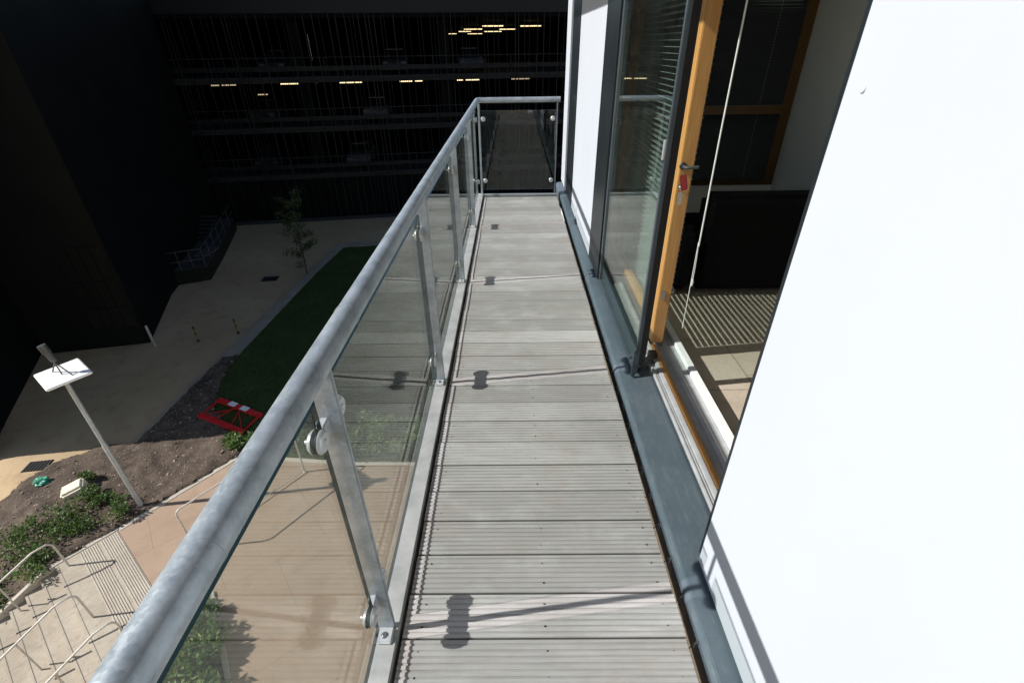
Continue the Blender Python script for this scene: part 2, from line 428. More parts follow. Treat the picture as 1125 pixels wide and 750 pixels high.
# ------------------------------------------------------------------ stone stairs going down
SL, RISE, TREAD, NST = 1.36, .155, .36, 11
steps = thing('stone_stairs', 'pale stone stairs going down from the paving, with ribbed strips across the top', 'stairs', (-10.71, 8.37, G))
m_ = MB()
def slabpoly(s0, s1, w0=0.0, w1=3.95): return [st(s0, w0, 0)[:2], st(s0, w1, 0)[:2], st(s1, w1, 0)[:2], st(s1, w0, 0)[:2]]
m_.prism(slabpoly(.004, SL), G - 2.5, G + .002)
for k in range(NST): m_.prism(slabpoly(SL + k * TREAD - (.0 if k == 0 else 0), SL + (k + 1) * TREAD - .003), G - 3, G - RISE * (k + 1))
m_.build('treads', M['stairstone'], steps, bevel=.006)
m_ = MB()
for k in range(NST + 1):
    z = G - RISE * k + .003; s = SL + k * TREAD - .07
    for d in (0,): m_.prism(slabpoly(s, s + .012, .03, 3.92), z - .004, z + .0005)
m_.build('nosing_groove', M['groove'], steps)
m_ = MB()
for k in range(17):
    if k == 8: continue
    s = .03 + k * .05; m_.prism(slabpoly(s, s + .030, .02, 3.93), G, G + .014)
m_.build('ribbed_strip', M['stone'], steps, bevel=.004)
m_ = MB()
m_.prism([st(-.02, -.005, 0)[:2], st(SL + .1, -.005, 0)[:2], st(SL + .1, -.13, 0)[:2], st(-.02, -.13, 0)[:2]], G - .4, G + .02)
a = Vector(st(SL + .1, -.068, G + .02)); b = Vector(st(SL + TREAD * NST, -.068, G + .02 - RISE * NST + .02))
m_.bar(a - Vector((0, 0, .12)), b - Vector((0, 0, .12)), .12, .3)
m_.build('edging', M['stone'], steps, bevel=.008)

def handrail(base, s0, label, n=2):
    t = thing('stair_handrail', label, 'handrail', st(s0, base, G), 'bent tube handrails on the stone stairs')
    L = TREAD * NST - .3; sl = RISE / TREAD
    top = G + .93; m_ = MB(); pts = [st(s0, base, G + .005), st(s0, base, top - .16)]
    r = .16
    for k in range(1, 6):
        f = k / 6 * math.pi / 2; pts.append(st(s0 + r * (1 - math.cos(f)), base, top - r + r * math.sin(f)))
    pts += [st(s0 + .36, base, top - .02), st(s0 + .36 + L, base, top - .02 - sl * L)]
    m_.tube(pts, .023, 10); m_.build('rail', M['rail'], t)
    for q in range(2):
        s = s0 + 1.12 + q * 1.5; k = int((s - SL) / TREAD) + 1
        MB().tube([st(s, base, G - RISE * k + .003), st(s, base, top - .045 - sl * (s - s0 - .36))], .018, 8).build('post', M['rail'], t)
    return t
handrail(.25, 1.12, 'handrail nearest the planted soil bed on the stone stairs')
handrail(2.28, 1.12, 'handrail in the middle of the stone stairs')
handrail(3.62, .75, 'handrail on the stairs nearest the balcony, mostly hidden by its rail')
# handrail on the paving
t = thing('paving_handrail', 'tall thin grey hoop rail standing on the buff paving beside the lamp post shadow', 'handrail', (-9.0, 8.6, G))
a = Vector((-8.30, 7.80, 0)); b = Vector((-6.43, 10.42, 0)); d = (b - a).normalized()
pts = [a + Vector((0, 0, G + .003)), a + Vector((0, 0, G + 1.30))]
for k in range(1, 6):
    f = k / 6 * math.pi / 2; pts.append(a + d * .14 * (1 - math.cos(f)) + Vector((0, 0, G + 1.30 + .14 * math.sin(f))))
q = pts[:]; L = (b - a).length
pts += [a + d * (L - (p - a).dot(d)) + Vector((0, 0, p.z)) for p in q[::-1]]
MB().tube(pts, .022, 10).build('rail', M['rail'], t)
MB().tube([a + d * .03 + Vector((0, 0, G + .09)), b - d * .03 + Vector((0, 0, G + .09))], .016, 8).build('bottom_rail', M['rail'], t)
MB().disc((a.x, a.y, G), (0, 0, 1), .05, .012).build('foot_plate', M['rail'], t); MB().disc((b.x, b.y, G), (0, 0, 1), .05, .012).build('foot_plate', M['rail'], t)

# ------------------------------------------------------------------ plants
def leaves(m_, tones, c, rad, n, size, up=.35, squash=.7, hollow=.25):
    c = Vector(c)
    for _ in range(n):
        d = Vector((random.gauss(0, 1), random.gauss(0, 1), random.gauss(0, 1))).normalized()
        k = (hollow + (1 - hollow) * random.random() ** .6)
        k *= .75 + .45 * noise.noise(d * 1.7 + c)
        p = c + Vector((d.x * rad * k, d.y * rad * k, d.z * rad * squash * k))
        a = (d + Vector((random.gauss(0, .6), random.gauss(0, .6), random.gauss(0, .6) + up))).normalized()
        b = a.cross(Vector((random.gauss(0, 1), random.gauss(0, 1), random.gauss(0, 1)))).normalized()
        L = size * random.uniform(.6, 1.3); w = L * random.uniform(.18, .3); nrm = a.cross(b)
        base = len(m_.v)
        m_.v += [tuple(p), tuple(p + a * L * .5 + b * w + nrm * w * .3), tuple(p + a * L), tuple(p + a * L * .5 - b * w + nrm * w * .3)]
        m_.f.append([base, base + 1, base + 2, base + 3]); m_.mi.append(0); m_.sm.append(False)
        tones += [min(1, max(0, random.gauss(.5, .25)))] * 4
def foliage(m_, tones, name, mat, parent=None, origin=None):
    me_o = None
    o = Vector(origin) if origin is not None else Vector(parent['_o'])
    me = bpy.data.meshes.new(name); me.from_pydata([Vector(v) - o for v in m_.v], [], m_.f); me.materials.append(mat)
    at = me.attributes.new('tone', 'FLOAT', 'POINT'); at.data.foreach_set('value', tones); me.update()
    ob = bpy.data.objects.new(name, me); COL.objects.link(ob)
    if parent is not None: ob.parent = parent
    else: ob.location = o
    return ob
def shrub(name, label, x, y, z, r, n, size, mat, h=.6, stems=7, group=None):
    t = thing(name, label, 'shrub', (x, y, z), group); m_ = MB(); tn = []; sm = MB()
    for k in range(stems):
        a = random.uniform(0, 6.28); q = random.uniform(.15, .85) * r
        tip = Vector((x + math.cos(a) * q, y + math.sin(a) * q, z + h * random.uniform(.45, 1.0)))
        sm.tube([(x + math.cos(a) * q * .2, y + math.sin(a) * q * .2, z - .03), (Vector((x, y, z)) * .4 + tip * .6) + Vector((0, 0, .04)), tip], [.012, .008, .004], 5)
        leaves(m_, tn, tip - Vector((0, 0, .06)), r * random.uniform(.28, .5), n // stems, size)
    sm.build('stem', M['bark'], t); foliage(m_, tn, 'foliage', mat, t); return t
SH = [(-12.55, 8.25, .85, 'largest low green shrub in the middle of the soil bed'),
      (-11.85, 8.45, .55, 'low green shrub between the biggest shrub and the lamp post'),
      (-11.0, 8.9, .42, 'small green shrub at the foot of the lamp post'),
      (-13.35, 8.0, .65, 'low green shrub on the far left side of the biggest shrub'),
      (-12.2, 7.45, .65, 'green shrub behind the bent top of the stair handrail'),
      (-13.0, 6.75, .65, 'green shrub below the others, beside the stair edging'),
      (-12.15, 9.35, .35, 'small tuft of leaves in front of the cream block'),
      (-12.75, 10.05, .3, 'thin tuft of leaves just behind the cream block'),
      (-11.65, 9.15, .35, 'small tuft between the cream block and the lamp post'),
      (-13.8, 6.9, .6, 'leafy tuft at the left edge beside the stair edging')]
for x, y, r, lb in SH: shrub('low_shrub', lb, x, y, bz(x, y), r, int(480 * r / .5), .095, M['leaf'], .32, 14, 'shrubs in the soil bed')
# weeds by the edge of the lawn
for x, y, r, lb in ((-9.2, 11.75, .45, 'pale grassy clump beside the fallen red barrier'), (-8.5, 11.6, .4, 'pale grassy clump at the corner of the lawn and paving')):
    shrub('grass_clump', lb, x, y, G + .0, r, 420, .16, M['bushleaf'], .2, 9, 'clumps at the lawn corner')
for x, y, r, lb in ((-5.7, 11.5, .55, 'pale leafy shrub at the lawn edge just beyond the first balcony post'),
                    (-4.6, 11.7, .65, 'pale leafy shrub in the middle of the lawn edge, seen through the glass'),
                    (-3.5, 11.6, .55, 'pale leafy shrub on the lawn edge closest to the balcony, seen through the glass')):
    shrub('lawn_shrub', lb, x, y, G, r * 1.25, 1100, .16, M['bushleaf'], .7, 12, 'pale shrubs along the lawn edge')
for x, y, r, h, lb in ((-6.75, 5.2, .6, .5, 'tall leafy bush below the balcony, beside the stairs'), (-6.35, 4.2, .65, .5, 'leafy bush below the balcony, the one nearer the bottom edge'), (-7.2, 6.0, .38, .4, 'small leafy bush at the far tip of the planter below the balcony')):
    shrub('leafy_bush', lb, x, y, G - .05, r, 1300, .14, M['bushleaf'], h, 16, 'leafy bushes in the planter below the balcony')
struct(MB().prism([(-7.55, 5.85), (-7.24, 6.5), (-5.6, 4.25), (-4.3, 2.1), (-5.6, 1.4)], G - 1.5, G - .06), 'planter_soil', M['soil'])
m_ = MB(); m_.bar((-7.24, 6.62, G - .03), (-5.52, 4.2, G - .03), .1, .16); m_.bar((-5.52, 4.2, G - .03), (-4.3, 2.2, G - .03), .1, .16)
struct(m_, 'planter_kerb', M['stone'], bevel=.01)
# grass
m_ = MB(); tn = []
for _ in range(26000):
    x = random.uniform(-11.6, .4); y = 10.8 + 19 * random.random() ** 1.6
    if not inside((x, y), LAWN): continue
    h = random.uniform(.04, .10); a = random.uniform(0, 6.28); w = random.uniform(.012, .03)
    dx, dy = math.cos(a) * w, math.sin(a) * w; lx, ly = random.gauss(0, .04), random.gauss(0, .04)
    b = len(m_.v); m_.v += [(x - dx, y - dy, G + .015), (x + dx, y + dy, G + .015), (x + lx, y + ly, G + .02 + h)]
    m_.f.append([b, b + 1, b + 2]); tn += [min(1, max(0, random.gauss(.4, .22)))] * 3
tag(foliage(m_, tn, 'grass', M['grass'], None, (0, 0, 0)), 'short green grass covering the lawn', 'grass', kind='stuff')
# sapling in the kerb strip
t = thing('sapling_tree', 'thin young tree with sparse foliage on the kerb by the lawn', 'tree', (-11.75, 25.3, G))
sm = MB(); base = Vector((-11.75, 25.3, G)); m_ = MB(); tn = []
sm.tube([base, base + Vector((.05, .02, 1.4)), base + Vector((.12, 0, 2.8)), base + Vector((.1, .05, 4.2))], [.045, .035, .022, .008], 7)
for k in range(32):
    z = random.uniform(.35, 4.2); a = random.uniform(0, 6.28); L = (1.0 - .16 * abs(z - 1.9)) * random.uniform(.5, 1.1)
    p0 = base + Vector((.04 * z * .7, 0, z)); p1 = p0 + Vector((math.cos(a) * L, math.sin(a) * L, L * .55))
    sm.tube([p0, (p0 + p1) / 2 + Vector((0, 0, .05)), p1], [.012, .008, .003], 5)
    for f in (.5, .8, 1.0): leaves(m_, tn, p0.lerp(p1, f), .26, 22, .12)
sm.build('trunk', M['bark'], t); foliage(m_, tn, 'crown', M['saplingleaf'], t)

# ------------------------------------------------------------------ lamp post
t = thing('lamp_post', 'grey lamp post with a square white reflector and an upturned spotlight', 'lamp post', (-10.57, 9.15, G))
B = Vector((-10.57, 9.15, 0))
MB().tube([B + Vector((0, 0, G + .0)), B + Vector((0, 0, -6.9)), B + Vector((0, 0, -6.88)), B + Vector((0, 0, -4.86))], [.062, .062, .05, .05], 16).build('pole', M['lamppole'], t)
ax = Vector((.62, .76, .03)).normalized(); ay = Vector((.80, -.6, .0)).normalized(); az = ax.cross(ay).normalized()
if az.z < 0: az = -az
C = Vector((-10.60, 9.22, -4.72))
MB().obox(C, ax, ay, az, .44, .51, .028).build('reflector_panel', M['lampwhite'], t, bevel=.02, seg=3)
MB().tube([B + Vector((0, 0, -4.93)), C - az * .03], [.085, .085], 16).build('collar', M['lampgrey'], t)
m_ = MB(); hub = C + az * .34 + Vector((-.02, 0, 0))
for dx, dy in ((-.26, -.12), (.05, -.02), (.30, .12)): m_.tube([C + ax * dy + ay * dx + az * .028, hub], .014, 8)
m_.build('bracket', M['lampgrey'], t)
m_ = MB(); a = hub + Vector((.02, 0, .02)); b = hub + Vector((-.07, 0, .46))
m_.tube([a, a.lerp(b, .1), a.lerp(b, .55), a.lerp(b, .58), b], [.035, .062, .075, .085, .085], 18); m_.build('spotlight', M['lampgrey'], t)

# ------------------------------------------------------------------ small things in the courtyard
t = thing('safety_barrier', 'red plastic safety barrier with white patches lying on the lawn', 'barrier', (-9.95, 12.95, G))
c = [Vector((-11.05, 13.02, G + .09)), Vector((-10.83, 13.86, G + .09)), Vector((-8.86, 12.85, G + .09)), Vector((-9.1, 12.1, G + .09))]
u = (c[3] - c[0]).normalized(); v = (c[1] - c[0]).normalized(); L = (c[3] - c[0]).length; Wd = .87
pt = lambda a, b, z=0: c[0] + u * a * L + v * b * Wd + Vector((0, 0, z))
MB().bar(pt(0, 0), pt(1, 0), .20, .12).build('lower_board', M['red'], t, bevel=.02)
tb = MB().bar(pt(0, 1), pt(1, 1), .20, .12).build('upper_board', M['red'], t, bevel=.02)
m_ = MB()
for f in (.36, .64): MB().bar(pt(f - .075, 1, .063), pt(f + .075, 1, .063), .20, .012).build('reflective_patch', M['whiteplastic'], tb)
m_ = MB(); m_.bar(pt(.02, 0), pt(.02, 1), .05, .05); m_.bar(pt(.98, 0), pt(.98, 1), .05, .05)
m_.bar(pt(.3, 0), pt(.45, 1), .035, .035); m_.bar(pt(.7, 0), pt(.55, 1), .035, .035); m_.bar(pt(.05, .05), pt(.5, .95), .03, .03); m_.bar(pt(.95, .05), pt(.5, .95), .03, .03)
m_.build('frame', M['red'], t, bevel=.006)
MB().bar(pt(.12, -.14, -.05), pt(.12, .16, -.05), .08, .05).build('foot', M['gasket'], t); MB().bar(pt(.86, -.2, -.05), pt(.86, .16, -.05), .08, .05).build('foot', M['gasket'], t)

t = thing('steel_bollard', 'grey steel bollard at the corner of the black building', 'bollard', (-15.7, 17.8, G))
MB().tube([(-15.7, 17.8, G), (-15.7, 17.8, G + .95), (-15.7, 17.8, G + .99)], [.055, .055, .045], 14).build('shaft', M['bollard'], t)
MB().disc((-15.7, 17.8, G + .005), (0, 0, 1), .11, .015).build('foot_plate', M['bollard'], t)
t = thing('amber_post', 'short amber and black post on the concrete near the steel bollard', 'bollard', (-13.95, 18.1, G), 'amber and black posts')
for z0, z1, mm, nm in ((0, .12, 'darkpost', 'base'), (.12, .34, 'amber', 'amber_band'), (.34, .46, 'darkpost', 'dark_band'), (.46, .62, 'amber', 'amber_band'), (.62, .74, 'darkpost', 'cap')):
    MB().tube([(-13.95, 18.1, G + z0 + .001), (-13.95, 18.1, G + z1)], .055 if nm == 'base' else .042, 10).build(nm, M[mm], t)
copy_thing(t, (-12.5, 18.75, G), None, 'short amber and black post close to the kerb of the lawn')
def grate(name, label, x, y, w, l, rz):
    m_ = MB(); cx, sx_ = math.cos(rz), math.sin(rz); A = Vector((cx, sx_, 0)); Bv = Vector((-sx_, cx, 0)); c = Vector((x, y, G))
    m_.obox(c + Vector((0, 0, -.012)), A, Bv, (0, 0, 1), w, l, .012)
    for k in range(7): m_.obox(c + A * (-w + (k + .5) * 2 * w / 7) + Vector((0, 0, .004)), A, Bv, (0, 0, 1), w / 11, l * .94, .009)
    tag(m_.build(name, M['drain'], origin=(x, y, G)), label, 'drain cover')
grate('drain_grate', 'dark rectangular drain grate set in the concrete yard', -13.65, 24.78, .42, .3, .1)
grate('drain_grate', 'dark drain grate at the corner of the soil bed and kerb', -11.92, 17.0, .3, .12, .1)
grate('drain_grate', 'small dark drain cover by the left edge near the shadow line', -14.9, 10.75, .34, .22, .15)
def lump(name, label, cat, c, r, mat, seedv, squash=(1, 1, 1), rough=.35):
    bm = bmesh.new(); bmesh.ops.create_icosphere(bm, subdivisions=3, radius=1)
    for q in bm.verts:
        k = 1 + rough * noise.noise(q.co * 1.6 + Vector((seedv, 0, 0))) + rough * .5 * noise.noise(q.co * 4 + Vector((seedv, 3, 0)))
        q.co = Vector((q.co.x * squash[0], q.co.y * squash[1], q.co.z * squash[2])) * r * k
    me = bpy.data.meshes.new(name); bm.to_mesh(me); bm.free(); me.materials.append(mat)
    for p in me.polygons: p.use_smooth = rough < .5
    o = bpy.data.objects.new(name, me); o.location = c; COL.objects.link(o); return tag(o, label, cat)
m_ = MB(); m_.obox((0, 0, .12), (.85, .5, .1), (-.5, .85, .05), (0, 0, 1), .30, .21, .15)
o = m_.build('cream_block', M['foam'], origin=(0, 0, 0), bevel=.06, seg=3); o.location = (-12.75, 9.62, bz(-12.75, 9.62)); o.rotation_euler = (.15, -.1, 0)
tag(o, 'rounded cream coloured block lying on the soil bed', 'block')
lump('green_bag', 'crumpled green plastic bag lying on the soil bed', 'bag', (-14.1, 10.0, bz(-14.1, 10.0) + .06), .17, M['greenplastic'], 3, (1.25, .8, .5), .7)

# ------------------------------------------------------------------ black buildings on the left
TOP = 19
bt = thing('black_tower', 'tall black clad building filling the left side, in shade', 'building', (-16.07, 18.06, G))
poly = [(-16.07, 18.06), (-20.17, 17.18), (-16.8, 11.05), (-30, 9.6), (-45, 20), (-38, 40), (-21.85, 34.0), (-20.95, 33.85), (-18.05, 22.9)]
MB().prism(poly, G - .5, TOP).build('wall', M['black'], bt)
a = Vector((-16.07, 18.06, 0)); d = Vector((-.977, -.21, 0)); nrm = Vector((.21, -.977, 0))
m_ = MB(); m_.obox(a + d * 2.0 + nrm * .02 + Vector((0, 0, 3)), d, nrm, (0, 0, 1), 1.98, .022, 12.2); m_.build('side_panel', M['black2'], bt)
dr = MB().obox(a + d * .93 + nrm * .06 + Vector((0, 0, -6.55)), d, nrm, (0, 0, 1), .8, .03, 1.75).build('smoked_panel', M['doorglass'], bt)
m_ = MB()
for k in range(1, 4): m_.obox(a + d * (.13 + .4 * k) + nrm * .095 + Vector((0, 0, -6.55)), d, nrm, (0, 0, 1), .012, .006, 1.74)
for z in (-7.4, -6.2): m_.obox(a + d * .93 + nrm * .095 + Vector((0, 0, z)), d, nrm, (0, 0, 1), .79, .006, .012)
m_.build('joint', M['black'], dr)
# loading platform
t = thing('loading_platform', 'dark raised platform with grey railings against the black building', 'platform', (-17.5, 26, G))
PP = [(-18.55, 24.0), (-16.95, 24.75), (-18.05, 28.4), (-19.75, 33.5), (-20.9, 33.6), (-19.2, 27.2)]
MB().prism(PP, G - .1, G + .75).build('plinth', M['black2'], t)
MB().prism([(x, y) for x, y in PP], G + .755, G + .80).build('deck', M['deckdark'], t)
m_ = MB()
for i in range(3):
    p, q = Vector((*PP[i], 0)), Vector((*PP[i + 1], 0))
    for z in (1.25, 1.8): m_.tube([p + Vector((0, 0, G + z)), q + Vector((0, 0, G + z))], .022, 6)
    n_ = 3
    for k in range(n_): r_ = p.lerp(q, k / n_); m_.tube([r_ + Vector((0, 0, G + .8)), r_ + Vector((0, 0, G + 1.8))], .02, 6)
m_.build('railing', M['railpale'], t)
MB().box(-18.5, -17.7, 26.2, 27.6, G + .8, G + .86).build('pale_mat', M['railpale'], t)
m_ = MB()
for k in range(7): m_.box(-20.2 + .02 * k, -18.9, 28.6 + k * .28, 28.85 + k * .28, G + .8 + k * .17, G + .84 + k * .17)
m_.build('steps', M['slab'], t)

# ------------------------------------------------------------------ car park across the yard
T = Vector((.989, .151, 0)); N = Vector((.151, -.989, 0)); FO = Vector((-20.82, 34.25, 0))   # along / towards the camera
def fp(a, b, z): q = FO + T * a - N * b; return Vector((q.x, q.y, z))                      # b: depth behind the facade
def fbox(m_, a0, a1, b0, b1, z0, z1, mi=0): m_.obox((fp(a0, b0, z0) + fp(a1, b1, z1)) / 2, T, N, (0, 0, 1), (a1 - a0) / 2, (b1 - b0) / 2, (z1 - z0) / 2, mi)
cp = thing('car_park', 'dark multi storey car park behind a screen of thin vertical bars, its lamps lit', 'car park', (FO.x, FO.y, G))
A1 = 38; DEP = 48; LEV = [-5.98, -2.92, .05]
for z in LEV:
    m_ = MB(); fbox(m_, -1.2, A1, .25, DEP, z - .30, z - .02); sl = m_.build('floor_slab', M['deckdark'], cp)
    m_ = MB(); fbox(m_, -1.2, A1, .13, .22, z - .12, z + .05); m_.build('slab_edge', M['slab'], sl)
    m_ = MB()
    fbox(m_, -1.2, A1, .62, .68, z + .35, z + .62)
    m_.build('crash_rail', M['fin'], cp)
    m_ = MB()
    k = 0.0
    while k < A1: fbox(m_, k, k + .05, .5, .55, z, z + 1.1); k += 1.75
    fbox(m_, -1.2, A1, .5, .55, z + 1.08, z + 1.13); m_.build('guard_rail', M['slab'], cp)
m_ = MB(); fbox(m_, -1.2, A1, 0, 1.0, 3.49, 4.35); m_.build('fascia', M['fin'], cp)
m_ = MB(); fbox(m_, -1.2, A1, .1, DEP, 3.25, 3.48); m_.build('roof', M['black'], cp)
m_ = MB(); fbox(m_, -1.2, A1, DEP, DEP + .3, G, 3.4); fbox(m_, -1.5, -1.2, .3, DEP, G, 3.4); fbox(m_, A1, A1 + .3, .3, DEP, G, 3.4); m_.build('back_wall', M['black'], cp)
for a in (7.2, 16.6, 25.5, 34):
    for b in (.95, 14, 28):
        m_ = MB(); fbox(m_, a - .35, a + .35, b - .25, b + .25, G, 3.3); m_.build('column', M['black'], cp)
m_ = MB(); k = -.9; random.seed(3)
while k < A1:
    w = random.choice((.022, .028, .05)); fbox(m_, k, k + w, -.02, .04, -9.0, 3.49); k += random.choice((.22, .3, .42, .55))
m_.build('bar_screen', M['fin'], cp)
m_ = MB(); fbox(m_, -1.2, A1, .3, .4, G, -6.3); m_.build('ground_storey_wall', M['black'], cp)
m_ = MB(); fbox(m_, -.3, A1, -.08, .04, G - .02, -9.02); m_.build('plinth', M['slab'], cp)
LT = [(-2.28, 44.2, 2.95, 1.6), (.65, 45.4, 2.95, 1.65), (-4.4, 52.5, 2.95, 1.65), (-1.2, 54.1, 2.95, 1.55), (-5.7, 61.1, 2.95, 1.3), (-3.05, 62.7, 2.95, 1.9), (-8.1, 72.8, 2.95, 1.0), (-5.8, 74.5, 2.95, 1.9)]
for x, y, z, L in LT:
    m_ = MB(); m_.obox(Vector((x, y, z)) + T * L / 2, T, N, (0, 0, 1), L / 2, .05, .036); m_.build('tube_light', M['lamp'], cp)
for a, L, dim, dz in ((9.4, 1.45, 0, 0), (13.4, .85, 0, 0), (14.45, .5, 0, 0), (17.35, .4, 0, 0), (17.95, .95, 0, 0), (21.2, 1.3, 1, 0), (5.55, 1.3, 0, 0), (1.15, .55, 1, 0), (1.85, .85, 1, 0), (3.95, .6, 1, -.6)):
    m_ = MB(); p = fp(a, 1.5, -.36 + dz); m_.obox(p + T * L / 2, T, N, (0, 0, 1), L / 2, .05, .03); m_.build('tube_light', M['lampdim' if dim else 'lamp'], cp)
# cars parked inside, noses to the guard rail
def make_car(mat, loc, label):
    t = thing('parked_car', label, 'car', loc, 'cars parked inside the dark car park')
    x0, y0, z0 = loc; prof = [(-2.1, .35), (-2.1, .78), (-1.95, .9), (-1.0, .98), (-.35, 1.42), (1.0, 1.45), (1.75, 1.0), (2.1, .95), (2.12, .35)]
    low = [(-2.1, .28), (-2.12, .7), (-1.95, .86), (-1.05, .95), (1.75, .98), (2.1, .92), (2.12, .28)]
    def ext(pr, hw, hw2=None):
        n = len(pr); m_ = MB(); hw2 = hw2 or hw
        zs = [p[1] for p in pr]; f = lambda z: hw + (hw2 - hw) * max(0, (z - .9)) / .55
        vs = [(x0 - f(z), y0 + y, z0 + z) for y, z in pr] + [(x0 + f(z), y0 + y, z0 + z) for y, z in pr]
        return m_.add(vs, [tuple(range(n)), tuple(range(n, 2 * n))[::-1]] + [(i, (i + 1) % n, n + (i + 1) % n, n + i) for i in range(n)])
    ext(low, .86).build('body', mat, t, bevel=.06)
    ext([(-1.0, .9), (-.4, 1.42), (.95, 1.45), (1.7, .93)], .80, .62).build('cabin', M['carglass'], t, bevel=.05)
    MB().obox((x0, y0 + .3, z0 + 1.455), (1, 0, 0), (0, 1, 0), (0, 0, 1), .58, .62, .02).build('roof', mat, t, bevel=.015)
    for sx_ in (-1, 1):
        for yy in (-1.3, 1.3): MB().tube([(x0 + sx_ * .70, y0 + yy, z0 + .31), (x0 + sx_ * .88, y0 + yy, z0 + .31)], .31, 16).build('wheel', M['tyre'], t)
        MB().obox((x0 + sx_ * .6, y0 - 2.1, z0 + .68), (1, 0, 0), (0, 1, 0), (0, 0, 1), .16, .03, .07).build('headlight', M['lampgrey'], t)
    return t
caspots = [(3.4, -5.96, 'lowest row on the left'), (9.8, -5.96, 'lowest row left of the middle'), (3.9, -2.9, 'middle row on the left'), (11.5, -2.9, 'middle row near its centre'), (5.3, .07, 'top row on the left'), (18.4, .07, 'top row towards the right'), (13.2, .07, 'top row near its centre')]
first = {}
for i, (a, z, w) in enumerate(caspots):
    key = 'carsilver' if i % 2 else 'carpaint'; lb = ('silver' if i % 2 else 'dark') + ' car parked inside the car park, ' + w
    p = fp(a, 3.4, z + .01)
    if key not in first: first[key] = make_car(M[key], tuple(p), lb); first[key].rotation_euler = (0, 0, .152)
    else: copy_thing(first[key], p, .152, lb)

# ------------------------------------------------------------------ our building: wall, windows, room
WX = .7065
hb = thing('apartment_building', 'white clad building with a balcony, grey trim and an open glazed door', 'building', (WX, 2, G))
SILLZ = .03
def panel(y0, y1, z0=.030, z1=6.5): return MB().box(WX, WX + .045, y0, y1, z0, z1)
panel(-6.0, -2.3).build('cladding_panel', M['white'], hb, bevel=.002)  # opening beyond this panel is added, unseen, to let sun brighten the room
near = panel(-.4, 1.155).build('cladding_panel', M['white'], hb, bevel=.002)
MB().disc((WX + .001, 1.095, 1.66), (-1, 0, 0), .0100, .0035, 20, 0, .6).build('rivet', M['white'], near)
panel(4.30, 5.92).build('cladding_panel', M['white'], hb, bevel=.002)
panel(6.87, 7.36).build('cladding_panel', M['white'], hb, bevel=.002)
MB().box(WX + .01, WX + .06, 1.161, 1.185, .04, 6.5).build('cladding_trim', M['dark'], hb)
MB().box(WX - .004, WX + .045, 5.925, 6.62, .04, 6.5).build('dark_panel', M['dark'], hb, bevel=.003)
MB().box(WX + .02, WX + .06, 6.623, 6.867, .04, 6.5).build('recess', M['gasket'], hb)
MB().box(WX - .006, WX + .045, 3.76, 4.296, .04, 6.5).build('dark_panel', M['dark'], hb, bevel=.003)
# sill flashing with an upstand under the door, tilted lip
m_ = MB()
sec = [(.626, -.12), (.626, -.012), (.643, .004), (.835, .020), (.835, -.12)]
m_.add([(x, y, z) for y in (-6, 7.3) for x, z in sec], [(0, 1, 2, 3, 4), (9, 8, 7, 6, 5)] + [(i, (i + 1) % 5, 5 + (i + 1) % 5, 5 + i) for i in range(5)])
m_.build('sill', M['alu'], hb, bevel=.003)
m_ = MB(); 
for x0, x1, z in ((.838, .852, .036), (.856, .868, .030), (.872, .900, .038)): m_.box(x0, x1, 1.19, 3.7, -.1, z)
m_.build('door_track', M['silver'], hb, bevel=.002)
MB().box(.903, .937, 1.19, 2.735, -.1, .034).build('timber_threshold', M['timber'], hb, bevel=.003)
m_ = MB(); m_.box(.943, 1.070, 1.19, 3.7, -.1, .004); m_.tube([(1.005, 1.19, .006), (1.005, 3.7, .006)], .018, 10)
m_.build('inner_track', M['silver'], hb, bevel=.002)
MB().box(1.073, 1.118, 1.19, 4.4, -.099, .03).build('white_threshold', M['whitebar'], hb, bevel=.004)
# walls of the room and the rest of the block
XB, YB = 2.84, 5.42
MB().box(.91, XB, -4, YB, -.3, -.10).build('room_floor', M['floor'], hb)
MB().box(XB, XB + .2, -4.2, YB + .1, -.3, 2.7).build('room_wall', M['plaster'], hb)
MB().box(.76, XB, -4.2, -4.0, -.3, 2.7).build('room_wall', M['plaster'], hb)
MB().box(.757, .90, -4.0, -2.32, -.3, 2.7).build('room_wall', M['plaster'], hb)
MB().box(.757, .90, -.42, 1.155, -.3, 2.7).build('room_wall', M['plaster'], hb)
MB().box(.757, .905, 4.44, YB + .1, -.3, 2.7).build('room_wall', M['plaster'], hb)
MB().box(.752, XB + .2, -4.2, YB + .1, 2.7, 2.9).build('room_ceiling', M['plaster'], hb)
MB().box(.752, 1.1, 1.158, 4.435, 2.42, 2.699).build('door_head', M['dark'], hb)
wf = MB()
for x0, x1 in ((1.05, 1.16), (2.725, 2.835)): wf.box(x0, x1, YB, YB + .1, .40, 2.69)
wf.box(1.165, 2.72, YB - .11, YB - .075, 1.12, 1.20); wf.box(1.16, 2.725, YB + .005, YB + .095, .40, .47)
ew = wf.build('window_frame', M['shaded_timber'], hb, bevel=.004)
MB().box(1.16, 2.725, YB + .06, YB + .08, .47, 2.69).build('pane', [M['pane']], ew)
MB().box(.91, XB, YB, YB + .1, -.3, .395).build('room_wall', M['plaster'], hb)
MB().box(.76, .90, 5.53, 7.36, -.3, 2.9).build('end_wall', M['facade'], hb)
MB().box(.76, .90, 4.44, 5.53, -.3, .0).build('end_wall', M['facade'], hb)
MB().box(XB + .201, 14, -12, 5.3, G, 6.5).build('outer_wall', M['facade'], hb)
MB().box(.76, XB + .2, -12, -4.21, G, 6.5).build('outer_wall', M['facade'], hb)
MB().box(.76, XB + .2, -4.2, 7.36, G, -.31).build('lower_wall', M['facade'], hb)
MB().box(.76, XB + .2, -4.2, 7.36, 2.91, 6.5).build('upper_wall', M['facade'], hb)
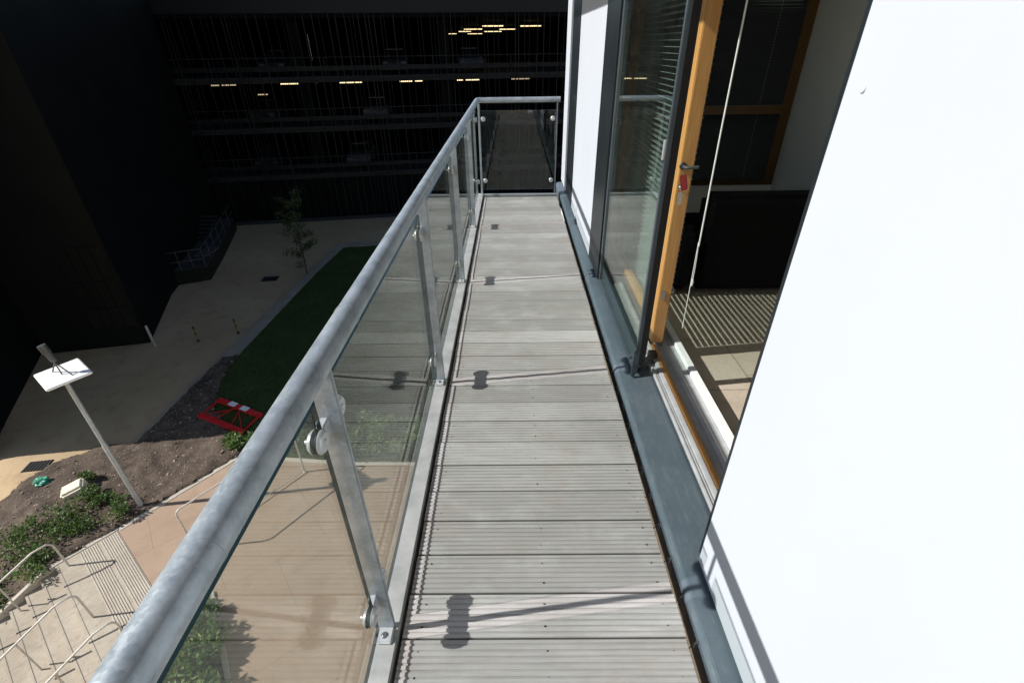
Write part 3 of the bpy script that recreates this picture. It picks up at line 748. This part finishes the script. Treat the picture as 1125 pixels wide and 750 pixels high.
MB().box(.72, .757, -12, 7.36, G, -.35).build('lower_cladding', M['white_lower'], hb)
# outer glazed leaf
dl = thing('glazed_door', 'tall glazed balcony door leaf in a dark grey frame, slid open beside the opening', 'door', (.72, 3.0, .05))
ml = MB()
ml.box(.712, .735, 2.375, 2.405, .05, 2.40); ml.box(.712, .76, 3.70, 3.757, .05, 2.40)
ml.box(.712, .76, 2.406, 3.699, .045, .072); ml.box(.712, .76, 2.406, 3.699, 2.35, 2.40)
ml.build('frame', M['frame'], dl, bevel=.003)
mg = MB(); mg.box(.7355, .752, 2.380, 2.402, .1, 2.395); mg.box(.7525, .775, 2.392, 2.43, .1, 2.395)
mg.box(.7355, .752, 2.403, 2.418, .1, 2.395); mg.build('seal', M['gasket'], dl, bevel=.002)
MB().box(.722, .732, 2.4065, 3.699, .073, 2.349).build('pane', M['pane'], dl)
MB().box(.700, .711, 2.383, 2.399, 1.27, 1.36).build('catch_plate', M['clamp'], dl, bevel=.002)
fb = MB(); fb.box(.700, .722, 2.376, 2.392, .021, .20); fb.build('foot', M['frame'], dl, bevel=.003)
fb = MB(); fb.bar((.735, 2.40, .05), (.875, 2.56, .06), .035, .03); fb.box(.85, .90, 2.54, 2.60, .040, .075); fb.build('guide_arm', M['gasket'], dl, bevel=.004)
# timber inner frame
tf = thing('timber_frame', 'orange brown timber window frame standing inside the grey sliding leaf', 'window frame', (.95, 3.2, .05))
MB().box(.91, .985, 2.742, 2.84, .036, 2.40).build('stile', M['timber'], tf, bevel=.004)
MB().box(.985, .993, 2.76, 2.84, .08, 2.40).build('weather_strip', M['gasket'], tf)
MB().box(.91, .985, 4.33, 4.43, .059, 2.40).build('stile', M['timber'], tf, bevel=.004)
MB().box(.912, .983, 2.841, 4.329, .06, .14).build('rail', M['timber'], tf, bevel=.004)
MB().box(.912, .983, 2.841, 4.329, 2.32, 2.40).build('rail', M['timber'], tf, bevel=.004)
MB().box(.942, .950, 2.841, 4.329, .1405, 2.3195).build('pane', M['pane'], tf)
hd = MB(); hd.disc((.924, 2.741, 1.17), (0, -1, 0), .020, .008, 18); hd.tube([(.924, 2.735, 1.17), (.924, 2.69, 1.17), (.93, 2.684, 1.172), (.99, 2.682, 1.175)], .009, 10)
hd.build('handle', M['lampgrey'], tf, bevel=.001)
MB().box(.925, .945, 2.7345, 2.741, .36, .42).build('catch_plate', M['bolt'], tf, bevel=.002)
kt = thing('door_keys', 'bunch of keys on a red tag hanging from the door lock', 'keys', (.925, 2.72, 1.06))
MB().obox((.932, 2.705, 1.09), (1, 0, .25), (0, 1, 0), (-.25, 0, 1), .017, .004, .042).build('tag', M['redtag'], kt, bevel=.004)
m_ = MB(); m_.obox((.921, 2.70, 1.005), (1, 0, .1), (.3, 1, 0), (-.1, 0, 1), .012, .003, .035); m_.obox((.931, 2.708, 1.0), (1, .3, -.1), (0, 1, 0), (.1, 0, 1), .012, .003, .03)
m_.disc((.924, 2.735, 1.06), (0, -1, 0), .012, .03, 14); m_.build('key', M['keymetal'], kt, bevel=.001)
# blinds
def blind(name, label, x0, x1, y0, y1, z0, z1, pitch, mat, along='y', tilt=.5, w=.025):
    t = thing(name, label, 'blind', ((x0 + x1) / 2, (y0 + y1) / 2, z1)); m_ = MB(); z = z0
    while z < z1 - .03:
        c = Vector(((x0 + x1) / 2, (y0 + y1) / 2, z)); 
        if along == 'y': m_.obox(c, (math.cos(tilt), 0, math.sin(tilt)), (0, 1, 0), (-math.sin(tilt), 0, math.cos(tilt)), w / 2, (y1 - y0) / 2, .0012)
        else: m_.obox(c, (1, 0, 0), (0, math.cos(tilt), math.sin(tilt)), (0, -math.sin(tilt), math.cos(tilt)), (x1 - x0) / 2, w / 2, .0012)
        z += pitch
    m_.build('slats', mat, t)
    MB().box(x0 - .005, x1 + .005, y0 - .003, y1 + .003, z1 - .03, z1).build('head_rail', mat, t)
    m_ = MB()
    for f in (.15, .85):
        p = Vector((x0 + (x1 - x0) * (f if along == 'x' else .5), y0 + (y1 - y0) * (f if along == 'y' else .5), 0)); m_.tube([p + Vector((0, 0, z0)), p + Vector((0, 0, z1 - .03))], .0015, 5)
    m_.build('ladder_cord', M['cord'], t)
blind('venetian_blind', 'pale venetian blind lowered behind the glazed door leaf', 1.0, 1.03, 2.86, 4.32, .10, 2.36, .036, M['blind'], 'y', -.12, .034)
blind('venetian_blind', 'dark venetian blind on the window across the room', 1.17, 2.715, YB - .05, YB - .02, .48, 2.66, .026, M['darkblind'], 'x', 1.0, .030)
t = thing('pull_cord', 'long white looped blind cord hanging inside the open doorway', 'cord', (1.0, 2.5, .55))
MB().tube([(1.0, 2.505, 2.42), (1.0, 2.505, 1.4), (1.002, 2.50, .80)], .0045, 8).build('wand', M['cord'], t)
MB().tube([(1.0, 2.508, .82), (.995, 2.49, .62), (.994, 2.482, .30)], .0022, 6).build('string', M['cord'], t)
MB().tube([(1.003, 2.508, .82), (1.012, 2.515, .66), (1.012, 2.515, .60)], .0022, 6).build('string', M['cord'], t)
MB().tube([(1.012, 2.515, .60), (1.012, 2.515, .58), (1.012, 2.515, .56)], [.004, .008, .006], 8).build('tassel', M['cord'], t)
# sofa
t = thing('black_sofa', 'black upholstered sofa in the dark room, seen from its back corner', 'sofa', (2.05, 4.2, 0))
MB().box(1.50, 2.60, 3.70, 3.92, .05, .84).build('backrest', M['sofa'], t, bevel=.05, seg=3)
MB().box(1.30, 1.495, 3.68, 4.65, .05, .60).build('armrest', M['sofa'], t, bevel=.06, seg=3)
MB().box(2.605, 2.80, 3.68, 4.65, .05, .60).build('armrest', M['sofa'], t, bevel=.06, seg=3)
MB().box(1.50, 2.045, 3.925, 4.68, .05, .44).build('seat_cushion', M['sofa'], t, bevel=.05, seg=3)
MB().box(2.055, 2.6, 3.925, 4.68, .05, .44).build('seat_cushion', M['sofa'], t, bevel=.05, seg=3)
for x, y in ((1.36, 3.76), (2.72, 3.76), (1.36, 4.6), (2.72, 4.6)): MB().tube([(x, y, 0.001), (x, y, .06)], .022, 8).build('leg', M['bolt'], t)

t.location.z = -.1

# ------------------------------------------------------------------ balcony
bal = thing('balcony', 'narrow balcony floored with grey grooved deck boards along the white building', 'balcony', (.1, 3, -.1))
m_ = MB(); PITCH = .1615; random.seed(11)
y = .8818 - 22 * PITCH
while y < 6.52:
    y0, y1 = y + .0034, min(y + PITCH - .0034, 6.565); dz = random.uniform(-.0015, .0015); ng = 7
    pr = [(y0, -.028), (y0, -.003), (y0 + .003, 0)]
    gp = (y1 - y0 - .012) / ng
    for k in range(ng):
        a = y0 + .006 + k * gp + gp * .5
        pr += [(a - .0042, 0), (a - .0026, -.0032), (a + .0026, -.0032), (a + .0042, 0)]
    pr += [(y1 - .003, 0), (y1, -.003), (y1, -.028)]
    xl = -.398 + random.uniform(-.002, .002); xr = .580 + random.uniform(-.004, .004); n = len(pr)
    vs = [(xl, a, b + dz) for a, b in pr] + [(xr, a, b + dz) for a, b in pr]
    m_.add(vs, [tuple(range(n))[::-1], tuple(range(n, 2 * n))] + [(i, n + i, n + (i + 1) % n, (i + 1) % n) for i in range(n)])
    y += PITCH
m_.build('decking', M['deck'], bal)
m_ = MB(); y = .8818 - 8 * PITCH
while y < 6.4:
    for x in (-.335, .10, .53):
        for f in (.27, .73): m_.disc((x + random.uniform(-.004, .004), y + PITCH * f + random.uniform(-.004, .004), -.0035), (0, 0, 1), .0038, .002, 8)
    y += PITCH
m_.build('screws', M['drain'], bal)
m_ = MB()
for x in (-.34, .1, .52): m_.box(x - .03, x + .03, -3, 6.5, -.10, -.031)
m_.box(-.40, .60, -3, 6.55, -.20, -.105); m_.build('subframe', M['deckdark'], bal)
y = .86; c0 = None  # small slanted bars across the gap beside the sill
while y < 4.2:
    if c0 is None: c0 = MB().bar((.584, y, -.035), (.622, y + .018, -.014), .0025, .003).build('gap_tick', M['slab'], bal)
    else:
        c = c0.copy(); COL.objects.link(c); c.parent = bal; c.location.y += y - .86
    y += PITCH
m_ = MB(); m_.box(-.484, -.413, -3, 6.64, -.01, .024); m_.box(-.484, -.474, -3, 6.64, -.22, -.01); m_.box(-.425, -.4135, -3, 6.64, -.1, -.01)
m_.build('edge_channel', M['kerb'], bal, bevel=.002)
MB().box(-.411, .585, 6.57, 6.64, -.2, .022).build('end_channel', M['kerb'], bal, bevel=.002)

bs = thing('glass_balustrade', 'galvanised steel and glass balustrade along the outer edge of the balcony', 'balustrade', (-.45, 3, .025))
RZ = 1.138; RX = -.445; YE = 6.62
m_ = MB(); pts = [(RX, -3, RZ), (RX, 1.12, RZ), (RX + .003, YE - .03, RZ + .022), (RX + .012, YE - .008, RZ + .023), (RX + .035, YE, RZ + .023), (.585, YE, RZ + .024)]
m_.tube(pts[:2], .0315, 28); m_.build('handrail', M['galv'], bs)
m_ = MB(); m_.tube([(RX, 1.123, RZ), (RX + .003, YE - .03, RZ + .022), (RX + .012, YE - .008, RZ + .023), (RX + .035, YE, RZ + .023), (.585, YE, RZ + .024)], .0312, 28); m_.build('handrail', M['galv'], bs)
m_ = MB(); m_.tube([(RX, .425, RZ), (RX, .430, RZ)], .0322, 28); m_.build('weld_seam', M['galv'], bs)
m_ = MB(); m_.tube([(RX, 1.117, RZ), (RX, 1.126, RZ)], .0330, 28); m_.build('weld_seam', M['galv'], bs)
PY = [-.536, .912, 2.36, 3.808, 5.256]
GX = -.468
def glass(y0, y1, axis='y'):
    m_ = MB()
    z0, z1 = .083, 1.045
    if axis == 'y': m_.box(GX - .006, GX + .006, y0, y1, z0, z1)
    else: m_.box(y0, y1, 6.604, 6.616, z0, z1)
    o = m_.build('glass_panel', [M['glass'], M['glass_edge']], bs)
    for p in o.data.polygons:
        nn = p.normal; big = abs(nn.x) if axis == 'y' else abs(nn.y)
        p.material_index = 0 if big > .9 else 1
def clampset(x, y, z, ax=(1, 0, 0), side=1):
    a = Vector(ax); c = Vector((x, y, z)); m_ = MB()
    m_.disc(c + a * .007, a, .0300, .011, 24, 0, .35); m_.disc(c - a * .007, -a, .0300, .011, 24, 0, .35)
    m_.disc(c - a * .018, -a, .006, .012, 10); m_.disc(c + a * .018, a, .009, .003, 6)
    o = m_.build('glass_clamp', M['clamp'], bs)
    m_ = MB(); m_.disc(c + a * .0062, a, .0308, .0012, 24); m_.disc(c - a * .0062, -a, .0308, .0012, 24); m_.build('washer', M['gasket'], o)
for i, py in enumerate(PY):
    po = MB().box(-.482, -.425, py - .007, py + .007, .025, RZ - .026).build('post', M['galv'], bs, bevel=.0025)
    m_ = MB(); m_.box(-.482, -.425, py - .062, py - .0075, .0245, .036); m_.build('foot_plate', M['clamp'], po, bevel=.005)
    m_ = MB(); m_.disc((-.4535, py - .036, .036), (0, 0, 1), .008, .006, 6); m_.disc((-.4535, py - .036, .0362), (0, 0, 1), .012, .0015, 16); m_.build('bolt', M['bolt'], po)
    for z in (.95, .20):
        MB().box(GX - .010, GX + .010, py - .041, py + .041, z - .024, z + .024).build('clamp_arm', M['clamp'], po, bevel=.003)
        for s_ in (-1, 1): clampset(GX, py + s_ * .066, z)
ends = PY + [YE]
for a, b in zip(ends[:-1], ends[1:]): glass(a + .042, b - .042 if b < 6 else b - .03)
po = MB().box(-.440, -.415, YE - .012, YE + .03, .025, RZ).build('post', M['galv'], bs, bevel=.0025)
po = MB().box(.545, .560, YE - .012, YE + .03, .023, RZ).build('post', M['galv'], bs, bevel=.0025)
for z in (.95, .20): clampset(GX, YE - .08, z)
glass(-.408, .538, 'x')
for x in (-.375, .50):
    for z in (.95, .20): clampset(x, 6.61, z, (0, -1, 0))

# balcony of the flat above; it shades the top of the white panels
ub = thing('upper_balcony', 'underside edge of the balcony above, shading the top of the white panels', 'balcony', (.1, 3, 2.9))
MB().box(-.49, .70, -6, 6.66, 2.93, 3.10).build('slab', M['soffit'], ub)
m_ = MB()
m_.tube([(RX, -6, 4.2), (RX, 6.6, 4.2)], .03, 12); m_.build('handrail', M['galv'], ub)

for o in bpy.data.objects:
    if '_o' in o: del o['_o']
